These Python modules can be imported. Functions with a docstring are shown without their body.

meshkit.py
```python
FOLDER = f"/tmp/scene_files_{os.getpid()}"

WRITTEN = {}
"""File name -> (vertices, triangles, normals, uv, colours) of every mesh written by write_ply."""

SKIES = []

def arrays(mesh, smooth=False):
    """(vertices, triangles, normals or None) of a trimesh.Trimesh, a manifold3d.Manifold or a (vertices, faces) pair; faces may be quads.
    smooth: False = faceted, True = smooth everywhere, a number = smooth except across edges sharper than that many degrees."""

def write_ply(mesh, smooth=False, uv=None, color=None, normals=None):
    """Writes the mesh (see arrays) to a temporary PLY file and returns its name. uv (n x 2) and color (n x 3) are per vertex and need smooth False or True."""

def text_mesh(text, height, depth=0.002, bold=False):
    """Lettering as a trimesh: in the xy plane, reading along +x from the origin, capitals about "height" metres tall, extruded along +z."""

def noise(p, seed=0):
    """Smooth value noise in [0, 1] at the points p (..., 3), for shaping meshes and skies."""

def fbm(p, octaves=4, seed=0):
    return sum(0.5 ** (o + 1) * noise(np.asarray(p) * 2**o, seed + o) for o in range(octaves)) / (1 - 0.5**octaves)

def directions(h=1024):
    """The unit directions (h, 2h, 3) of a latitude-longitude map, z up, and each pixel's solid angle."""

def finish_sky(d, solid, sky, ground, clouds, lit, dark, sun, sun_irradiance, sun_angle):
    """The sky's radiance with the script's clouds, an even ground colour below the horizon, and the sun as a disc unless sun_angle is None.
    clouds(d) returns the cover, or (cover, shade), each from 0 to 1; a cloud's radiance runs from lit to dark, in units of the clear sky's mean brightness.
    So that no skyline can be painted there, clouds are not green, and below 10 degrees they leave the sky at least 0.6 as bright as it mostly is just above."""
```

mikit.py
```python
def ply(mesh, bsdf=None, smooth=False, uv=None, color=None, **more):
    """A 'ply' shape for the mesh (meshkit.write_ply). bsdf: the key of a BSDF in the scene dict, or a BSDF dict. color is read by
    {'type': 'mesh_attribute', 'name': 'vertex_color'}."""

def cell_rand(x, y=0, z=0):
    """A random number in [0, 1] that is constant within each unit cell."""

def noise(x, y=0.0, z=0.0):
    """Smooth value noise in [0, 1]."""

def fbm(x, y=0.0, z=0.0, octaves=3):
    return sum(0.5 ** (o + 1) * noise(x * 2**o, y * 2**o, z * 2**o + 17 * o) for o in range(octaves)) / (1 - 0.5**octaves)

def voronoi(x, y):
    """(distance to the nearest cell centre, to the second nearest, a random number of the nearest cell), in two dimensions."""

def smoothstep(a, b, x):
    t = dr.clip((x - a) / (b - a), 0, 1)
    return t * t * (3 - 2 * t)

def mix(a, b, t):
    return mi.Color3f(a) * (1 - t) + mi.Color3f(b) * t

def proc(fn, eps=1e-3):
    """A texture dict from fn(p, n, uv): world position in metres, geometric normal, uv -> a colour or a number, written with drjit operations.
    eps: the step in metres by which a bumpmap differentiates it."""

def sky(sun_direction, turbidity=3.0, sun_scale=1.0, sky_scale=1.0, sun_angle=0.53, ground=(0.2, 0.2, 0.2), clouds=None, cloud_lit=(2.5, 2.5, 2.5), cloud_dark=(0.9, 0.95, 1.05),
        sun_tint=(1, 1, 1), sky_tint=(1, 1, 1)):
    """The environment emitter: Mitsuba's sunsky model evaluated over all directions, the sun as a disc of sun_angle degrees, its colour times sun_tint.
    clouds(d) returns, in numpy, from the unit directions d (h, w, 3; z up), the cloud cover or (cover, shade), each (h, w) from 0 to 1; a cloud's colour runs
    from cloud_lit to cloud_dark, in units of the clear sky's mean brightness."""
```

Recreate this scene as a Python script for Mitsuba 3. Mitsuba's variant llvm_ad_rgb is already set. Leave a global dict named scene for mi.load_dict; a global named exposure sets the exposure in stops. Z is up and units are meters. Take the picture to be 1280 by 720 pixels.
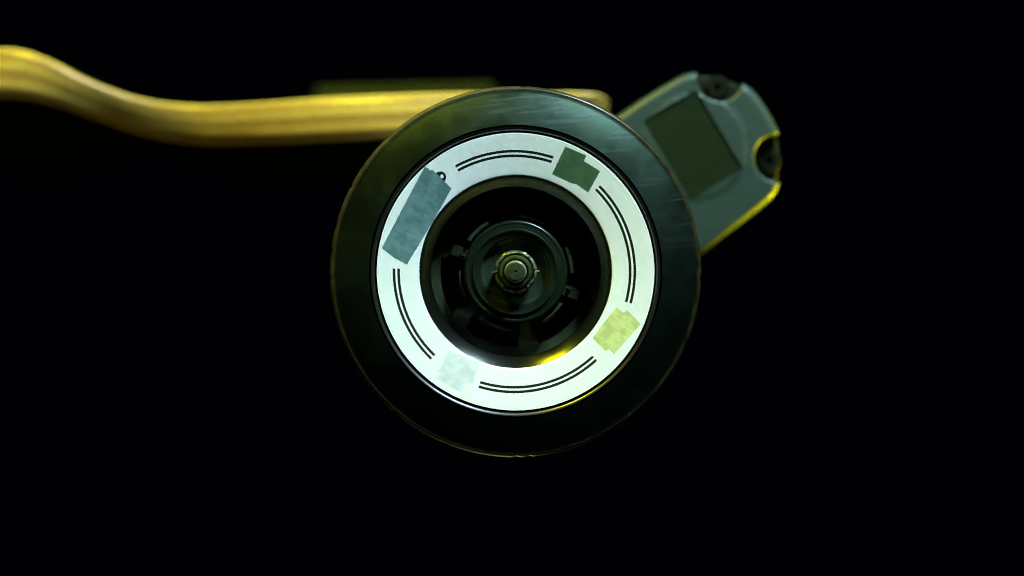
import math
import numpy as np
import trimesh
import manifold3d as m3
import shapely
from shapely.geometry import Polygon, Point, LineString
from scipy.spatial import Delaunay
import drjit as dr
import mitsuba as mi
import mikit
from mikit import proc, noise, fbm, smoothstep, mix

# ------------------------------------------------------------------ camera, lamps, exposure
T = mi.ScalarTransform4f
D = 0.45                      # camera to the wheel's front face, metres
S = 0.000209                  # metres per photograph pixel on that face (the wheel is 97 mm across)
CX, CZ = -4.5 * S, -20.5 * S  # the lens looks level along +y; the wheel's centre is the origin
exposure = 0.0
scene, labels = {'type': 'scene'}, {}
scene['camera'] = {
    'type': 'thinlens', 'fov': 2 * math.degrees(math.atan(640 * S / D)), 'fov_axis': 'x',
    'aperture_radius': 0.0085, 'focus_distance': D + 0.003, 'near_clip': 0.02, 'far_clip': 20.0,
    'to_world': T().look_at(origin=[CX, -D, CZ], target=[CX, 0, CZ], up=[0, 0, 1])}

LAMPS = [  # name, position, target, half size, radiance, label
    ('softbox_lamp', (0.185, -0.19, 0.405), (0, 0, 0), 0.055, (90, 132, 150), 'square cool white softbox lamp above and to the right of the wheel'),
    ('amber_lamp', (-0.15, -0.088, 0.345), (0, 0.03, 0.02), 0.04, (86, 83, 1.0), 'square yellow lamp above and to the left of the wheel'),
    ('low_lamp', (-0.04, 0.19, -0.42), (0, 0.03, 0), 0.05, (11, 11, 3.0), 'square weak lamp low behind the wheel'),
]
# a small snooted yellow spotlight, low on the right, aimed at the drive cover's lower edge
scene['rim_spot'] = {'type': 'spot', 'intensity': {'type': 'rgb', 'value': [1.25, 1.12, .006]}, 'cutoff_angle': 9.0, 'beam_width': 4.5,
                     'to_world': T().look_at(origin=[.30, .058, -.09], target=[.080, .052, .036], up=[0, 0, 1])}


def bsdf(name, **kw):
    scene[name] = {'type': 'twosided', 'bsdf': {'type': 'principled', **kw}}
    return name


def rgb(*c):
    return {'type': 'rgb', 'value': list(c)}


def bumped(name, fn, eps=1e-4, **kw):
    scene[name] = {'type': 'twosided', 'bsdf': {'type': 'bumpmap', 'arbitrary': proc(fn, eps), 'scale': 1.0,
                                               'bsdf': {'type': 'principled', **kw}}}
    return name


def obj(key, mesh, mat, smooth=35, **kw):
    base, k = key, 0
    while key in scene:
        k += 1
        key = f'{base}_{k:03d}'
    scene[key] = mikit.ply(mesh, mat, smooth=smooth, **kw)
    return key


bsdf('m_housing', base_color=rgb(.02, .02, .02), roughness=.6)
for name, pos, tgt, h, rad, lab in LAMPS:
    tr = T().look_at(origin=list(pos), target=list(tgt), up=[0, 0.01, 1])
    q = np.array([[-h, -h, 0], [h, -h, 0], [h, h, 0], [-h, h, 0.]])
    scene[name + '__diffuser'] = {**mikit.ply((q, np.array([[0, 1, 2, 3]])), 'm_housing'), 'to_world': tr,
                                  'emitter': {'type': 'area', 'radiance': rgb(*rad)}}
    body = trimesh.creation.box((2 * h + .012, 2 * h + .012, .05))
    body.apply_translation((0, 0, -.0262))
    scene[name + '__housing'] = {**mikit.ply(body, 'm_housing'), 'to_world': tr}
    labels[name] = {'label': lab, 'category': 'lamp'}


# ------------------------------------------------------------------ geometry helpers
def W(px, py, y=0.0):
    """Where a point measured in the photograph lies at the distance y behind the wheel's face."""
    f = S * (D + y) / D
    return np.array([CX + (px - 640) * f, y, CZ + (360 - py) * f])


def R(px, y=0.0):
    """A radius measured in photograph pixels, as metres at the depth y."""
    return px * S * (D + y) / D


def lathe(profile, n=288, closed=False):
    """Revolves (radius, y) pairs about the wheel's axis."""
    p = np.asarray(profile, float)
    a = np.arange(n) * 2 * np.pi / n
    v = np.stack([np.outer(np.cos(a), p[:, 0]), np.tile(p[:, 1], (n, 1)), np.outer(np.sin(a), p[:, 0])], -1).reshape(-1, 3)
    m, f = len(p), []
    for j in range(m if closed else m - 1):
        i = np.arange(n)
        k, l = (j + 1) % m, (i + 1) % n
        f.append(np.stack([i * m + j, l * m + j, l * m + k, i * m + k], 1))
    return v, np.vstack(f)


def arc(c, r, a0, a1, n=10):
    t = np.radians(np.linspace(a0, a1, n))
    return [(c[0] + r * math.cos(x), c[1] + r * math.sin(x)) for x in t]


def relief(poly, front, back, step, rings=()):
    """A solid over a polygon in the xz plane: front(x, z) and back(x, z) give the depths y of its two faces."""
    pts = []
    for p in [poly] + [g for r in rings for g in getattr(poly.buffer(-r), 'geoms', [poly.buffer(-r)])]:
        for ring in [p.exterior, *p.interiors]:
            n = max(8, int(ring.length / (step * (0.8 if p is poly else 1))))
            c = np.vstack([np.array(shapely.segmentize(ring, step).coords)[:-1]])
            pts.append(c)
    x0, z0, x1, z1 = poly.bounds
    g = np.stack(np.meshgrid(np.arange(x0, x1, step * 1.5), np.arange(z0, z1, step * 1.5)), -1).reshape(-1, 2)
    keep = shapely.contains_xy(poly.buffer(-(max(rings) if rings else 0) - step * .6), g[:, 0], g[:, 1])
    pts = np.vstack(pts + [g[keep]])
    tri = Delaunay(pts).simplices
    c = pts[tri].mean(1)
    a, b, d = (pts[tri[:, k]] for k in range(3))
    area = (b[:, 0] - a[:, 0]) * (d[:, 1] - a[:, 1]) - (b[:, 1] - a[:, 1]) * (d[:, 0] - a[:, 0])
    tri = tri[shapely.contains_xy(poly, c[:, 0], c[:, 1]) & (abs(area) > 1e-14)]
    area = area[shapely.contains_xy(poly, c[:, 0], c[:, 1]) & (abs(area) > 1e-14)]
    tri = np.where((area > 0)[:, None], tri, tri[:, ::-1])
    n = len(pts)
    v = np.vstack([np.stack([pts[:, 0], front(pts[:, 0], pts[:, 1]), pts[:, 1]], 1), np.stack([pts[:, 0], back(pts[:, 0], pts[:, 1]), pts[:, 1]], 1)])
    e = np.vstack([tri[:, [0, 1]], tri[:, [1, 2]], tri[:, [2, 0]]])
    have = {(i, j) for i, j in e}
    rim = np.array([(i, j) for i, j in e if (j, i) not in have])
    f = np.vstack([tri, tri[:, ::-1] + n, np.stack([rim[:, 0], rim[:, 0] + n, rim[:, 1]], 1), np.stack([rim[:, 1], rim[:, 0] + n, rim[:, 1] + n], 1)])
    mesh = trimesh.Trimesh(v, f, process=False)
    mesh.remove_unreferenced_vertices()
    return mesh


def man(mesh):
    v, f = (mesh if isinstance(mesh, tuple) else (mesh.vertices, mesh.faces))
    f = np.asarray(f)
    if f.shape[1] == 4:
        f = np.vstack([f[:, [0, 1, 2]], f[:, [0, 2, 3]]])
    t = trimesh.Trimesh(v, f, process=False)
    if t.volume < 0:
        t.invert()
    return m3.Manifold(m3.Mesh(np.asarray(t.vertices, np.float32), np.asarray(t.faces, np.uint32)))


def prism(poly2d, y0, y1):
    """Extrudes an (x, z) outline from y0 to y1."""
    c = m3.CrossSection([np.asarray(poly2d, float)], m3.FillRule.NonZero)
    return c.extrude(y1 - y0).rotate((90, 0, 0)).translate((0, y1, 0))


def sector(r0, r1, a0, a1, n=24):
    t = np.radians(np.linspace(a0, a1, n))
    return [(r0 * math.cos(x), r0 * math.sin(x)) for x in t] + [(r1 * math.cos(x), r1 * math.sin(x)) for x in t[::-1]]


mm = 0.001
FWD = -4.6 * mm                # how far the hub's inner parts stand forward of the depths written below


def fwd(m):
    return m.translate((0, FWD, 0))


# ------------------------------------------------------------------ backdrop
bsdf('m_backdrop', base_color=rgb(.0012, .0012, .006), roughness=.95, specular=0.0)
bx = np.linspace(0, 1, 24)
prof = [(1.0, 2.2 - 0.0)] + [(1.0, 1.0), (1.0, -0.2)] + [(0.7 + 0.3 * math.cos(t), -0.2 - 0.3 * math.sin(t)) for t in np.linspace(0.1, math.pi / 2, 10)] + [(-0.7, -0.5)]
bv = np.array([[x, y, z] for y, z in prof for x in (-1.8, 1.8)])
bf = np.array([[2 * i, 2 * i + 1, 2 * i + 3, 2 * i + 2] for i in range(len(prof) - 1)])
obj('backdrop', (bv, bf), 'm_backdrop', smooth=40)
labels['backdrop'] = {'label': 'black studio backdrop behind the board', 'kind': 'structure'}

# ------------------------------------------------------------------ materials
def r_of(p):
    return dr.sqrt(p.x * p.x + p.z * p.z)


def scuffs(p):
    """Fine rubbed scratches where the side was dragged along something: 0 to 1."""
    s = smoothstep(.60, .92, noise(p.x * 120 + 3 * noise(p.x * 40, p.z * 40), p.z * 1500 - p.x * 160 + 3 * noise(p.x * 60, p.z * 60, 8.0), 5.0))
    here = smoothstep(.052, .018, dr.sqrt(dr.square(p.x - .024) + dr.square(p.z - .034)))
    return s * here * smoothstep(.32, .62, fbm(p.x * 90, p.z * 110, 9.0))


def tyre_color(p, n, uv):
    r = r_of(p)
    smudge = smoothstep(.42, .75, fbm(p.x * 75, p.z * 75, 3.0, 4))
    worn_lit = smoothstep(.0474, .0484, r + .0004 * (noise(p.x * 900, p.z * 900) - .5))  # outer edge: wear, with its lit brown put into the colour
    c = mix((.0003, .0008, .0004), (.0009, .0022, .0012), smudge)
    c = mix(c, (.016, .028, .025), scuffs(p) * .5)
    return mix(c, (.034, .029, .010), worn_lit * (.35 + .65 * noise(p.x * 500, p.z * 500, 2.0)))


def tyre_rough(p, n, uv):
    a = fbm(p.x * 60, p.z * 60, 1.0, 4)
    print_ = smoothstep(.45, .62, fbm(p.x * 140, p.z * 140, 6.0, 4))
    r = r_of(p)
    lips = smoothstep(.0474, .0480, r)
    return (.29 + .15 * a + .06 * print_ + .05 * scuffs(p)) * (1 - lips) + (.27 + .25 * smoothstep(.012, -.018, p.x)) * lips


def tyre_tint(p, n, uv):
    return .55 * smoothstep(.0482, .0474, r_of(p))     # reflections at the edge stay untinted


def tyre_bump(p, n, uv):
    return 0.8e-5 * scuffs(p) + 2.2e-5 * fbm(p.x * 240, p.y * 240, p.z * 240, 3)


bumped('m_tyre', tyre_bump, base_color=proc(tyre_color), roughness=proc(tyre_rough), specular=.37, spec_tint=proc(tyre_tint))
bumped('m_label', lambda p, n, uv: 4e-6 * fbm(p.x * 900, p.z * 900, 0.0, 3), base_color=proc(lambda p, n, uv: mix((.74, .79, .76), (.80, .83, .80), fbm(p.x * 220, p.z * 220, 0.0, 4))), roughness=.45, specular=.4)
bsdf('m_bead', base_color=rgb(.002, .003, .002), roughness=.31, specular=.9, clearcoat=1.0, clearcoat_gloss=.88)
bsdf('m_ink', base_color=rgb(.003, .006, .003), roughness=.6, specular=.2)


def tape_paint(a, b):
    def fn(p, n, uv):
        w = fbm(p.x * 420 + 300 * p.z, p.z * 420 - 300 * p.x, 2.0, 4)
        crease = smoothstep(.62, .8, noise(p.x * 260 - 190 * p.z, p.z * 1500 + p.x * 900, 4.0))
        return mix(a, b, smoothstep(.25, .75, w) * .8 + .3 * crease)
    return fn


def tape_relief(p, n, uv):
    return 1.6e-5 * fbm(p.x * 500, p.z * 500, 7.0, 4)


for nm, a, b in (('m_tape_shade_blue', (.07, .15, .155), (.13, .225, .235)), ('m_tape_shade_green', (.040, .10, .045), (.068, .135, .066)),  # one tape material; light and shade are put into its four tones
                 ('m_tape_lit_yellow', (.46, .52, .18), (.64, .70, .29)), ('m_tape_lit_pale', (.55, .60, .63), (.68, .72, .75))):
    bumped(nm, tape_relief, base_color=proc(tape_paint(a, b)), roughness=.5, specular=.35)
bumped('m_core', lambda p, n, uv: 1.5e-5 * fbm(p.x * 1100, p.y * 1100, p.z * 1100, 3), base_color=proc(lambda p, n, uv: mix((.018, .028, .013), (.052, .070, .036), fbm(p.x * 300, p.y * 300, p.z * 300, 4))), roughness=.33, specular=.5)
bumped('m_tube', lambda p, n, uv: 0.8e-5 * fbm(p.x * 1100, p.y * 1100, p.z * 1100, 3), base_color=rgb(.006, .011, .005), roughness=.27, specular=.6)
bsdf('m_lip', base_color=rgb(.0015, .0025, .0012), roughness=.21, specular=.42)
bsdf('m_shield', base_color=proc(lambda p, n, uv: mix((.016, .032, .016), (.040, .062, .036), fbm(p.x * 500, p.z * 500, 0.0, 4))), roughness=.5, metallic=.55)
bsdf('m_steel', base_color=proc(lambda p, n, uv: mix((.07, .09, .045), (.58, .62, .46), smoothstep(.38, .66, fbm(p.x * 900, p.y * 900, p.z * 900, 4)))), roughness=.5, metallic=.9)
bsdf('m_axle', base_color=proc(lambda p, n, uv: mix(mix((.045, .07, .03), (.15, .19, .09), fbm(p.x * 1100, p.y * 400, p.z * 1100, 4)), (.50, .58, .36), smoothstep(.00245, .00262, r_of(p)) * smoothstep(.0031, .0029, r_of(p)) * (.4 + .6 * noise(p.x * 1500, p.z * 1500)))), roughness=.4, metallic=.85)
bumped('m_case', lambda p, n, uv: 2.5e-5 * fbm(p.x * 1500, p.y * 1500, p.z * 1500, 2), base_color=proc(lambda p, n, uv: mix((.009, .024, .016), (.014, .033, .023), fbm(p.x * 160, p.z * 160, 0.0, 4))), roughness=.48, specular=.5)
bsdf('m_badge', base_color=proc(lambda p, n, uv: mix((.006, .0125, .004), (.009, .016, .0055), fbm(p.x * 200, p.z * 500, 0.0, 4))), roughness=.75, specular=.05)
bsdf('m_base', base_color=rgb(.006, .008, .0025), roughness=.6, specular=.1)
bsdf('m_dark', base_color=rgb(.0045, .0055, .0016), roughness=.6, specular=.05)
bsdf('m_grip', base_color=rgb(.0015, .0018, .0012), roughness=.95, specular=0.0)


def wood_color(p, n, uv):
    u, v = uv.x, uv.y + .02 * fbm(uv.x * 4, 1.0, 2.0)
    ply = dr.floor(v * 5.4)
    tone = .75 * (ply - 2 * dr.floor(ply / 2)) + .25 * mikit.cell_rand(ply, 3.0, 1.0)
    grain = fbm(u * 40 + tone * 40, v * 26, 2.0, 4)
    fine = noise(u * 180, v * 90, 5.0)
    seam = smoothstep(.38, .5, dr.abs(v * 5.4 - ply - .5))
    c = mix((.20, .095, .014), (.56, .385, .068), .62 * tone + .38 * grain)
    return c * (.82 + .3 * fine) * (1 - .5 * seam)


bumped('m_wood', lambda p, n, uv: 6e-4 * fbm(p.x * 32, p.y * 60, p.z * 60, 3), 1e-3, base_color=proc(wood_color), roughness=.36, specular=.5, clearcoat=.6, clearcoat_gloss=.93)
bsdf('m_stop', base_color=proc(lambda p, n, uv: mix((.026, .032, .002), (.042, .048, .004), fbm(p.x * 90, p.y * 90, p.z * 90))), roughness=.8, specular=.05)

B = 'electric_longboard'
labels[B] = {'label': 'electric longboard in the dark with wooden deck, grey drive cover and black white-ringed wheel', 'category': 'skateboard'}

# ------------------------------------------------------------------ wheel: tyre
wh = B + '__wheel'
labels[wh] = {'label': 'black wheel with white ring label and deep dark hub'}
ro = R(232.6, 3.6 * mm)
YF, RI = 0.0, R(181)
prof = [(ro, 50 * mm), (ro - 1 * mm, 52 * mm), (27 * mm, 52 * mm), (27 * mm, 6.2 * mm), (R(181) + .1 * mm, 6.2 * mm)]
fr = 1.1 * mm                                                    # rounded lip round the label recess
bead = [(R(181), 6 * mm), (R(176.4), 6 * mm), (R(176.3), 2.1 * mm)] + arc((R(176.3) + fr, YF + fr), fr, 180, 262, 18) + [(R(176.3) + fr * 1.02, YF + .06 * mm)]
r_a, r_b = bead[-2][0] + .02 * mm, ro - 1.5 * mm
bead[-1] = (r_a - .005 * mm, 6 * mm)
bead.pop(0)
prof += [(r_a, 5.9 * mm)]
for t in np.linspace(.06, 1, 16):                                # gently crowned side face
    r = r_a + (r_b - r_a) * t
    prof.append((r, YF + fr - fr * math.sin(math.radians(82)) + 3.2 * mm * (.75 * t + .25 * t ** 2)))
ye = prof[-1][1]
prof += arc((ro - 1.5 * mm, ye + 1.4 * mm), 1.5 * mm, -65, 0, 16)
prof += [(ro, 20 * mm), (ro, 35 * mm)]
tv, tf = lathe(prof[::-1], 540, closed=True)
rr = np.hypot(tv[:, 0], tv[:, 2])                                # nicks and wear along the outer edge
ang = np.arctan2(tv[:, 2], tv[:, 0])
import meshkit
nick = np.clip(meshkit.noise(np.stack([np.cos(ang) * 26, np.sin(ang) * 26, ang * 0], 1), 4) - .74, 0, 1) * 3
fine = meshkit.noise(np.stack([np.cos(ang) * 70, np.sin(ang) * 70, ang * 0], 1), 9) - .5
edge = np.clip(1 - np.abs(rr - ro) / (1.2 * mm), 0, 1) * (tv[:, 1] < 8 * mm)
tv[:, [0, 2]] *= (1 - edge * (nick * .45 + 0.03 * fine) * mm / np.maximum(rr, 1e-6))[:, None]
obj(wh + '__tyre', (tv, tf), 'm_tyre', smooth=40)
obj(wh + '__bead', lathe(bead, 360, closed=True), 'm_bead', smooth=40)
labels[wh + '__tyre'] = {'label': 'scuffed black tyre with a thin edge of wear and painted brown light'}

# ------------------------------------------------------------------ wheel: dished label ring on the core
DISH = math.tan(math.radians(11))
R0, R1 = R(120.5, 2.6 * mm), R(173.3, .8 * mm)


def y_label(r):
    return 0.35 * mm + (R1 - r) * DISH


lab = [(R1, 3.6 * mm), (R1, y_label(R1) + .03 * mm)] + [(r, y_label(r)) for r in np.linspace(R1 - .3 * mm, R0 + .25 * mm, 10)] + [(R0 + .08 * mm, y_label(R0) + .05 * mm), (R0, y_label(R0) + .2 * mm), (R0, 3.6 * mm)]
obj(wh + '__label_ring', lathe(lab, 360, closed=True), 'm_label', smooth=30)
labels[wh + '__label_ring'] = {'label': 'glossy white dished ring label'}

LX, LZ = W(643, 339.4)[0], W(643, 339.4)[2]


def arc_line(rp, a0, a1, w=3.3):
    t = np.radians(np.linspace(a0, a1, 64))
    r_in, r_out = R(rp - w / 2, 1.5 * mm), R(rp + w / 2, 1.5 * mm)
    rows = []
    for r in (r_in, r_out):
        x, z = LX + r * np.cos(t), LZ + r * np.sin(t)
        y = y_label(np.hypot(x, z))
        rows.append((x, y - .035 * mm, z))
        rows.append((x, y + .05 * mm, z))
    v = np.array([np.stack(q, 1) for q in rows])          # in-front, in-back, out-front, out-back
    n = len(t)
    loop, f = [0, 2, 3, 1], []
    for a in range(4):
        p, q = loop[a] * n, loop[(a + 1) % 4] * n
        for i in range(n - 1):
            f.append([p + i, q + i, q + i + 1, p + i + 1])
    f += [[0, 2 * n, 3 * n, n], [n - 1, 2 * n - 1, 4 * n - 1, 3 * n - 1]]
    return v.reshape(-1, 3), np.array(f)


for a0, a1 in ((71.2, 119.2), (-15.2, 45.2), (-107.2, -47.2), (178.6, 226.4)):
    for rp in (150.4, 144.7):
        obj(wh + '__printed_line', arc_line(rp, a0, a1), 'm_ink', smooth=False)


def poly_px(pts, y=1.6 * mm):
    return Polygon([(W(a, b, y)[0], W(a, b, y)[2]) for a, b in pts])


def on_label(poly, lift, step=.0006):
    fr_ = lambda x, z: y_label(np.hypot(x, z)) - lift + .02 * mm * (meshkit.fbm(np.stack([x * 900, z * 900, x * 0], 1), 3) - .5)
    bk = lambda x, z: y_label(np.hypot(x, z)) + .06 * mm
    return relief(poly, fr_, bk, step)


c = W(550.5, 221.5, 1.5 * mm)
dot = Point(c[0], c[2]).buffer(R(7.2)).difference(Point(c[0] + R(2), c[2] + R(1)).buffer(R(2.2)))
obj(wh + '__printed_mark', on_label(dot, .035 * mm, .00025), 'm_ink', smooth=False)
labels[wh + '__printed_mark'] = {'label': 'small dark printed circle peeking out from under the tape'}
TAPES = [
    ([(531, 209), (536, 211), (537.5, 213.5), (541, 212.5), (564.4, 235.4), (549, 263), (508.5, 331), (493, 322.5), (477.5, 310.5), (502, 263)], 'm_tape_shade_blue', 'long tape strip with shade put into its blue-grey tone, on the upper left of the ring label'),
    ([(706.4, 183.6), (732.5, 194.7), (729.7, 201.7), (749.9, 214.2), (735.3, 240.6), (720, 230), (715, 229.4), (690, 217.6)], 'm_tape_shade_green', 'stepped tape patch with shade put into its dark green tone on the upper right of the ring label'),
    ([(770.4, 383.7), (779.6, 391.3), (784.2, 387.5), (800.2, 405), (767.4, 442.5), (761, 436), (756.7, 438.7), (740.6, 422.6)], 'm_tape_lit_yellow', 'tape patch with yellow lamplight put into its tone on the lower right of the ring label'),
    ([(560.6, 438), (599.4, 453.3), (591, 478.3), (582.8, 479.7), (577, 490.8), (545.3, 472.8), (547, 463), (551, 461)], 'm_tape_lit_pale', 'tape patch with light put into its pale aqua tone on the lower left of the ring label'),
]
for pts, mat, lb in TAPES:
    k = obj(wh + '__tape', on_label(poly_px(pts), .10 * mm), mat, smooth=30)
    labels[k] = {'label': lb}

# ------------------------------------------------------------------ wheel: hub
y_l = y_label(R0)
lip = [(R(176), 5.9 * mm), (R(176), 3.7 * mm), (R0 - .05 * mm, 3.7 * mm), (R0 - .05 * mm, y_l + .35 * mm)]
rb = R(107, 5 * mm)
yy = y_l + .25 * mm
lip[-1] = (R0 - .05 * mm, yy)
for k, tau in enumerate(np.linspace(40, 48, 14)):                 # chamfered lip running into the hole
    lip.append((lip[-1][0] - (R0 - rb - .05 * mm) / 14, lip[-1][1] + (R0 - rb - .05 * mm) / 14 * math.tan(math.radians(tau))))
yb = lip[-1][1]
lip += [(rb - .16 * mm, yb + .2 * mm), (rb - .2 * mm, yb + .4 * mm), (rb + .1 * mm, yb + .8 * mm), (rb + .1 * mm, 14.9 * mm), (rb + .8 * mm, 14.9 * mm), (rb + .8 * mm, 35 * mm), (R(176), 35 * mm)]
obj(wh + '__hub_shell', lathe(lip, 288, closed=True), 'm_lip', smooth=30)

web = man(lathe([(R(45, 20 * mm), 15 * mm), (rb + .6 * mm, 15 * mm), (rb + .6 * mm, 34 * mm), (R(45, 20 * mm), 34 * mm)], 144, closed=True))
for k in range(6):
    a = -50 + 60 * k
    web = web - prism(sector(R(74, 20 * mm), R(93, 20 * mm), a - 22, a + 22), .01, .0215)
obj(wh + '__web', web, 'm_core', smooth=30)
for k in range(6):                                                # raised foot of each spoke
    a = math.radians(-80 + 60 * k)
    p = m3.Manifold.cube((R(22, .02), 5.2 * mm, R(13, .02)), True)
    p = p - m3.Manifold.cube((R(40, .02), 8 * mm, R(30, .02)), True).rotate((0, 0, 28)).translate((R(8, .02), -5.2 * mm, 0))
    g = p.translate((R(72, .02), 13.2 * mm, 0)).rotate((0, -math.degrees(a), 0))
    obj(wh + '__spoke', g, 'm_core', smooth=20)
hub = [(R(43, 12 * mm), 26 * mm), (R(43, 12 * mm), 12.4 * mm), (R(50.5, 11.6 * mm), 12.0 * mm), (R(51.5, 11.4 * mm), 11.4 * mm), (R(52.5, 11.2 * mm), 11.2 * mm), (R(53.5, 11.2 * mm), 11.9 * mm), (R(58, 11.5 * mm), 12.0 * mm)]
hub += arc((R(60.5, 12.5 * mm), 12.6 * mm), .75 * mm, -130, 0, 8) + [(R(64.5, 14 * mm), 14.5 * mm), (R(66, 20 * mm), 20.5 * mm), (R(66, 20 * mm), 26 * mm)]
tube = man(lathe(hub, 180, closed=True))
obj(wh + '__hub_tube', fwd(tube), 'm_tube', smooth=30)
crown = man(lathe([(R(65.5, .016), 26 * mm), (R(65.5, .016), 15.4 * mm), (R(66.6, .016), 14.2 * mm), (R(67.6, .016), 13.6 * mm), (R(69.4, .016), 13.5 * mm), (R(71.2, .016), 14.2 * mm), (R(72.6, .016), 15.6 * mm), (R(72.8, .018), 26 * mm)], 144, closed=True))
for k in range(12):
    a = -80 + 30 * k + (9 if k % 2 else -4)
    crown = crown - m3.Manifold.cube((R(24), 9 * mm, R(20)), True).translate((R(71), 14.5 * mm, 0)).rotate((0, -(a + 15), 0))
obj(wh + '__toothed_ring', fwd(crown), 'm_core', smooth=25)
br = [(R(10), 15 * mm), (R(39, 14 * mm), 15 * mm), (R(40.5, 14 * mm), 14.6 * mm), (R(43.2, 14 * mm), 14.6 * mm), (R(43.2, 14 * mm), 22 * mm), (R(10), 22 * mm)]
obj(wh + '__bearing', fwd(man(lathe(br[::-1], 144, closed=True))), 'm_shield', smooth=30)

# lock nut: dark chamfered hexagon with a round collar, a slotted bright ring round it, on the axle's end
hexr = R(27.5, 10 * mm)
hexa = prism([(hexr * math.cos(math.radians(60 * k + 2)), hexr * math.sin(math.radians(60 * k + 2))) for k in range(6)], 10.0 * mm, 14.7 * mm)
cone = man(lathe([(1e-6, 9.6 * mm), (R(22.0, .01), 9.6 * mm), (R(32, .01), 11.2 * mm), (R(32, .01), 16 * mm), (1e-6, 16 * mm)], 144, closed=True))
collar = man(lathe([(R(15.5, .008), 14 * mm), (R(15.5, .008), 7.5 * mm), (R(16.5, .008), 7.0 * mm), (R(18.5, .008), 7.0 * mm), (R(20.3, .008), 7.6 * mm), (R(20.8, .008), 8.6 * mm), (R(20.8, .008), 14 * mm)], 144, closed=True))
bore = man(lathe([(1e-6, 5 * mm), (R(16, .008), 5 * mm), (R(16, .008), 16 * mm), (1e-6, 16 * mm)], 96, closed=True))
obj(wh + '__nut', fwd(((hexa ^ cone) - bore) + collar), 'm_axle', smooth=30)
slot = man(lathe([(R(22.2, .009), 10.6 * mm), (R(22.3, .009), 9.2 * mm), (R(22.9, .009), 8.6 * mm), (R(23.9, .009), 8.4 * mm), (R(25.1, .009), 8.7 * mm), (R(26.3, .009), 9.4 * mm), (R(26.6, .009), 10.6 * mm)], 180, closed=True))
for k in range(6):
    a = math.radians(4 + 60 * k)
    slot = slot - m3.Manifold.cube((R(12), 9 * mm, R(3.2)), True).translate((R(25), 7.0 * mm, 0)).rotate((0, -math.degrees(a), 0))
for a in (2, 181):
    slot = slot + m3.Manifold.cube((R(5.5), 1.2 * mm, R(2.0)), True).translate((R(27.5), 9.6 * mm, 0)).rotate((0, -a, 0))
obj(wh + '__lock_ring', fwd(slot), 'm_steel', smooth=30)
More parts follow.
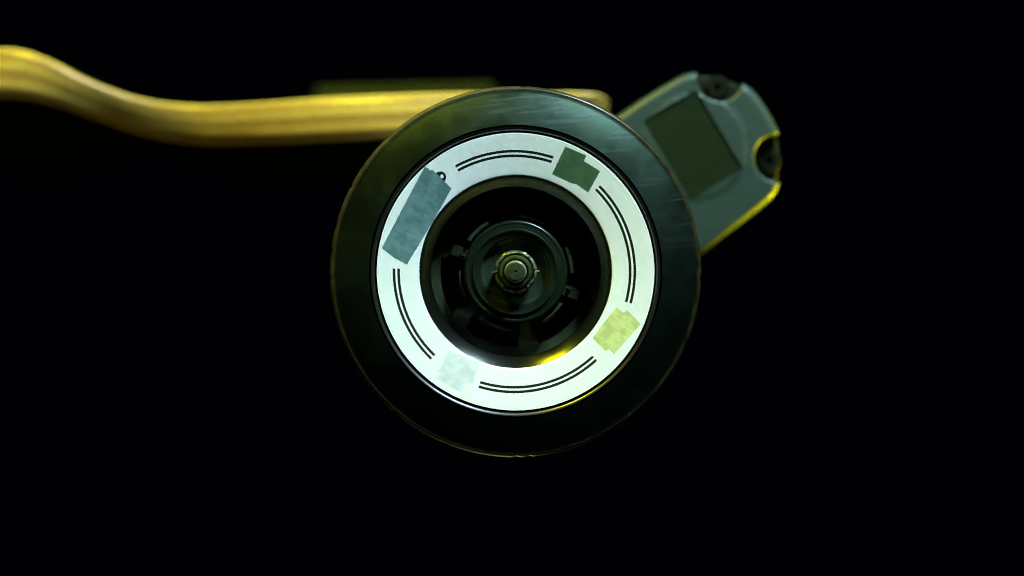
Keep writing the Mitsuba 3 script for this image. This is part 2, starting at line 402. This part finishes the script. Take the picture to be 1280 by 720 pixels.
ax = [(1e-6, 4.75 * mm), (R(1.2), 4.7 * mm), (R(2.2), 4.35 * mm), (R(10.5), 4.3 * mm), (R(12.4), 4.5 * mm), (R(13.9), 5.2 * mm), (R(14.2), 5.8 * mm), (R(14.2), 8 * mm)] 
for k in range(7):
    ax += [(R(13.6), (8.2 + k * .8) * mm), (R(14.3), (8.6 + k * .8) * mm)]
ax += [(R(14.2), 190 * mm), (1e-6, 190 * mm)]
obj(wh + '__axle', lathe([(r, y + FWD) for r, y in ax], 96), 'm_axle', smooth=30)

# ------------------------------------------------------------------ truck behind the wheel (joins wheel, cover and deck)
hang = m3.Manifold.hull(m3.Manifold.cylinder(140 * mm, 11 * mm, 13 * mm, 48).rotate((-90, 0, 0)).translate((0, 52 * mm, 0)))
hang = hang + m3.Manifold.cube((34 * mm, 50 * mm, 46 * mm), True).translate((0, 120 * mm, 21 * mm)) + m3.Manifold.cube((60 * mm, 9 * mm, 16 * mm), True).translate((24 * mm, 66 * mm, 12 * mm))
obj(B + '__truck', hang, 'm_dark', smooth=30)

# ------------------------------------------------------------------ drive cover
YC = 48 * mm
cv = B + '__drive_cover'
labels[cv] = {'label': 'grey drive cover with rounded end, two screw notches and dark sunken panel'}
outline = [(735, 168), (775, 141.5), (800, 124), (830, 105.5), (848, 95), (857, 91), (866, 89), (876, 88.5), (890, 89), (905, 92), (918, 96.5), (930, 102), (940, 109), (950, 120), (960, 135), (968, 149), (974, 161),
           (979, 175), (980.5, 190), (980.5, 205), (979, 220), (976, 231), (972, 241), (964, 251), (945, 266.5), (925, 282), (900, 301), (880, 317), (845, 343), (800, 358), (750, 330), (720, 260)]
full = poly_px(outline, YC)
sm = full.buffer(R(6)).buffer(-R(12)).buffer(R(6))
n1, n2 = W(900.5, 97.5, YC), W(973, 197, YC)
front_poly = sm.difference(Point(n1[0], n1[2]).buffer(R(29, YC), 32)).difference(Point(n2[0], n2[2]).buffer(R(30, YC), 32))
front_poly = front_poly.buffer(-R(1.5)).buffer(R(3)).buffer(-R(1.5))
if front_poly.geom_type != 'Polygon':
    front_poly = max(front_poly.geoms, key=lambda g: g.area)
bev = 2.5 * mm
ring_c = W(868, 184, YC)
bd, bd2 = sm.boundary, front_poly.boundary


def cover_front(x, z):
    d = np.clip(shapely.distance(bd, shapely.points(x, z)), 0, bev)
    d2 = np.clip(shapely.distance(bd2, shapely.points(x, z)), 0, .5 * mm)
    y = YC + (.5 * mm - d2) * .8 + bev - np.sqrt(np.maximum(bev ** 2 - (bev - d) ** 2, 0))
    rr_ = np.hypot(x - ring_c[0], z - ring_c[2])
    t = np.clip((R(66, YC) - rr_) / (.5 * mm), 0, 1)
    return y - .30 * mm * (t * t * (3 - 2 * t)) * (d >= bev * .999)


shell = man(relief(front_poly, cover_front, lambda x, z: 0 * x + YC + 8 * mm, .0007, rings=[.15 * mm, .35 * mm, .6 * mm, .9 * mm, 1.25 * mm, 1.6 * mm, 2.0 * mm, 2.5 * mm]))
rect = [(804, 151), (870, 112), (928.5, 210), (862.5, 251)]
pk = poly_px(rect, YC).buffer(-R(4)).buffer(R(4))
pocket = prism(np.array(pk.exterior.coords)[:-1], YC - 5 * mm, YC + .75 * mm)
res = shell - pocket
obj(cv + '__shell', res if not res.is_empty() else shell, 'm_case', smooth=32)
pk2 = poly_px(rect, YC).buffer(-R(4)).buffer(R(3.4))
obj(cv + '__panel', prism(np.array(pk2.exterior.coords)[:-1], YC + .45 * mm, YC + .80 * mm), 'm_badge', smooth=30)
labels[cv + '__panel'] = {'label': 'dark green-black panel sunk into the cover'}
back_poly = sm.buffer(-R(2.5))
obj(cv + '__base', relief(back_poly, lambda x, z: YC + 6.6 * mm + .6 * mm * np.clip(1 - shapely.distance(back_poly.boundary, shapely.points(x, z)) / (.8 * mm), 0, 1) ** 2, lambda x, z: 0 * x + YC + 13 * mm, .001, rings=[.4 * mm, .8 * mm]), 'm_base', smooth=32)
for c, dx, dz in ((n1, -1, -10), (n2, -9, -3)):
    sc = W(0, 0, YC)
    x, z = c[0] + R(dx), c[2] + R(dz)
    rs = R(15, YC)
    v, f = lathe([(R(4), YC + 5.7 * mm), (R(5), YC + 5.0 * mm), (rs - .8 * mm, YC + 4.9 * mm), (rs - .3 * mm, YC + 5.1 * mm), (rs, YC + 5.5 * mm), (rs, YC + 6.2 * mm), (R(4), YC + 6.2 * mm)], 48, closed=True)
    obj(cv + '__screw', (v + [x, 0, z], f), 'm_dark', smooth=30)
mc = W(850, 215, YC)
motor = m3.Manifold.cylinder(45 * mm, 20 * mm, 20 * mm, 64).rotate((-90, 0, 0)).translate((mc[0], YC + 13.2 * mm, mc[2]))
obj(B + '__motor', motor, 'm_dark', smooth=30)

# ------------------------------------------------------------------ deck
YD = 68 * mm
top_px = [(-160, 88), (-90, 66), (-40, 58), (0, 57.5), (15, 58.5), (30, 61.5), (60, 73), (100, 94), (125, 104.5), (150, 113), (175, 119), (200, 122.5), (250, 125), (300, 124), (350, 122), (400, 119), (450, 117), (500, 115.5), (560, 114), (640, 113), (700, 113), (745, 114), (768, 118)]
bot_px = [(-160, 170), (-90, 140), (-40, 123), (0, 121), (25, 122.5), (50, 128), (80, 138), (120, 154), (140, 161), (160, 167), (200, 175), (250, 179), (300, 178.5), (350, 177.5), (400, 175.5), (450, 173), (500, 170.5), (560, 169), (640, 166), (700, 164), (745, 162), (768, 156)]
from scipy.interpolate import PchipInterpolator, CubicSpline
tp, bp = PchipInterpolator(*np.array(top_px, float).T), PchipInterpolator(*np.array(bot_px, float).T)
xs = np.concatenate([np.linspace(-160, 740, 160), np.linspace(743, 766, 14)])
# in plan the edge swings in and out (added to vary its shading): depth of the near edge along the board
yn = CubicSpline([-160, -60, 20, 120, 220, 330, 480, 640, 770], np.array([14, 4, 0, 5, 11, 6, 0, 0, 0]) * mm)
tilt = PchipInterpolator([-160, -40, 20, 70, 125, 180, 260, 380, 500, 640, 700, 770], [-10, -4, 5, 20, 33, 27, 12, 3, -5, 4, 28, 42])   # lean added to shade the edge on the ramp and at the tip
rows, uvs = [], []
sec = []                                                     # half section: (inset from the near edge, height 0..1, v)
for t in np.linspace(-90, 90, 21):
    a = math.radians(t)
    e = lambda q: math.copysign(abs(q) ** .62, q)
    sec.append((1 - e(math.cos(a)), .5 + .5 * e(math.sin(a))))
for k, px in enumerate(xs):
    tail = np.clip((px - 735) / 31.0, 0, 1)
    y0 = YD + float(yn(px)) + 22 * mm * (1 - math.sqrt(max(0, 1 - tail ** 2)))
    y1 = YD + 222 * mm - 22 * mm * (1 - math.sqrt(max(0, 1 - tail ** 2)))
    zt, zb = W(px, float(tp(px)), YD)[2], W(px, float(bp(px)), YD)[2]
    x = W(px, 0, YD)[0]
    lean = math.tan(math.radians(float(tilt(px)))) * (zt - zb)
    drop = W(px, float(bp(px)), y0 + lean)[2] - zb
    near = [(x, y0 + 5.0 * mm * i + lean * (1 - h), zb + (zt - zb) * h + drop * (1 - h)) for i, h in sec]
    far = [(x, y1 - 5.0 * mm * i, zb + (zt - zb) * h) for i, h in sec[::-1]]
    rows.append(near + far)
    uvs.append([(x * 10, h) for i, h in sec] + [(x * 10, h) for i, h in sec[::-1]])
rows, uvs = np.array(rows), np.array(uvs)
nr, nc = rows.shape[:2]
i, j = np.meshgrid(np.arange(nr - 1), np.arange(nc), indexing='ij')
f = np.stack([i * nc + j, i * nc + (j + 1) % nc, (i + 1) * nc + (j + 1) % nc, (i + 1) * nc + j], -1).reshape(-1, 4)
caps = []
for e in (0, nr - 1):
    for j in range(1, nc // 2):
        caps.append([e * nc + j - 1, e * nc + j, e * nc + nc - 1 - j, e * nc + nc - j])
fd = np.vstack([f, np.array(caps)])
dk = B + '__deck'
labels[dk] = {'label': 'curved varnished wooden deck with visible layers along its edge'}
obj(dk + '__laminate', (rows.reshape(-1, 3), fd), 'm_wood', smooth=True, uv=uvs.reshape(-1, 2))


def skin(side, thick, inset):
    v, n = [], 0
    sel = xs < 738
    q = rows[sel]
    edge = q[:, len(sec) - 1 if side > 0 else 0]
    other = q[:, len(sec) if side > 0 else nc - 1]
    o = np.array([0, inset, 0])
    a, b = edge + o, other - o
    up = np.array([0, 0, side * thick])
    dn = np.array([0, 0, -side * .2 * mm])
    v = np.stack([a + dn, a + up, b + up, b + dn], 1)
    m = len(v)
    i, j = np.meshgrid(np.arange(m - 1), np.arange(4), indexing='ij')
    f = np.stack([i * 4 + j, i * 4 + (j + 1) % 4, (i + 1) * 4 + (j + 1) % 4, (i + 1) * 4 + j], -1).reshape(-1, 4)
    return v.reshape(-1, 3), np.vstack([f, [[0, 1, 2, 3], [m * 4 - 4, m * 4 - 3, m * 4 - 2, m * 4 - 1]]])


obj(dk + '__grip_tape', skin(1, .6 * mm, .8 * mm), 'm_grip', smooth=False)
obj(dk + '__underside', skin(-1, .5 * mm, .3 * mm), 'm_grip', smooth=False)
labels[dk + '__underside'] = {'label': 'matt black underside of the deck'}

# raised block standing on the far side of the deck
ys = 0.24
a, b = W(390, 111, ys), W(622, 112, ys)
zt = a[2]
zb = W(450, float(tp(450)), YD)[2] + .7 * mm
hl = [(a[0] + .004, ys, zb - .002), (a[0] + .006, ys, zt - .004), (b[0] - .006, ys, zt - .003), (b[0] - .004, ys, zb - .002)]
blk = m3.Manifold.batch_hull([m3.Manifold.sphere(2.5 * mm, 24).translate((x, ys + dy, z)) for x, z, in ((a[0] + 2 * mm, zb + 1.5 * mm), (a[0] + 4 * mm, zt - 2.5 * mm), (b[0] - 4 * mm, zt - 1 * mm), (b[0] - 2 * mm, zb + 1.5 * mm)) for dy in (0, 18 * mm)])
obj(dk + '__foot_stop', blk, 'm_stop', smooth=30)
labels[dk + '__foot_stop'] = {'label': 'low olive block rising above the far side of the deck'}
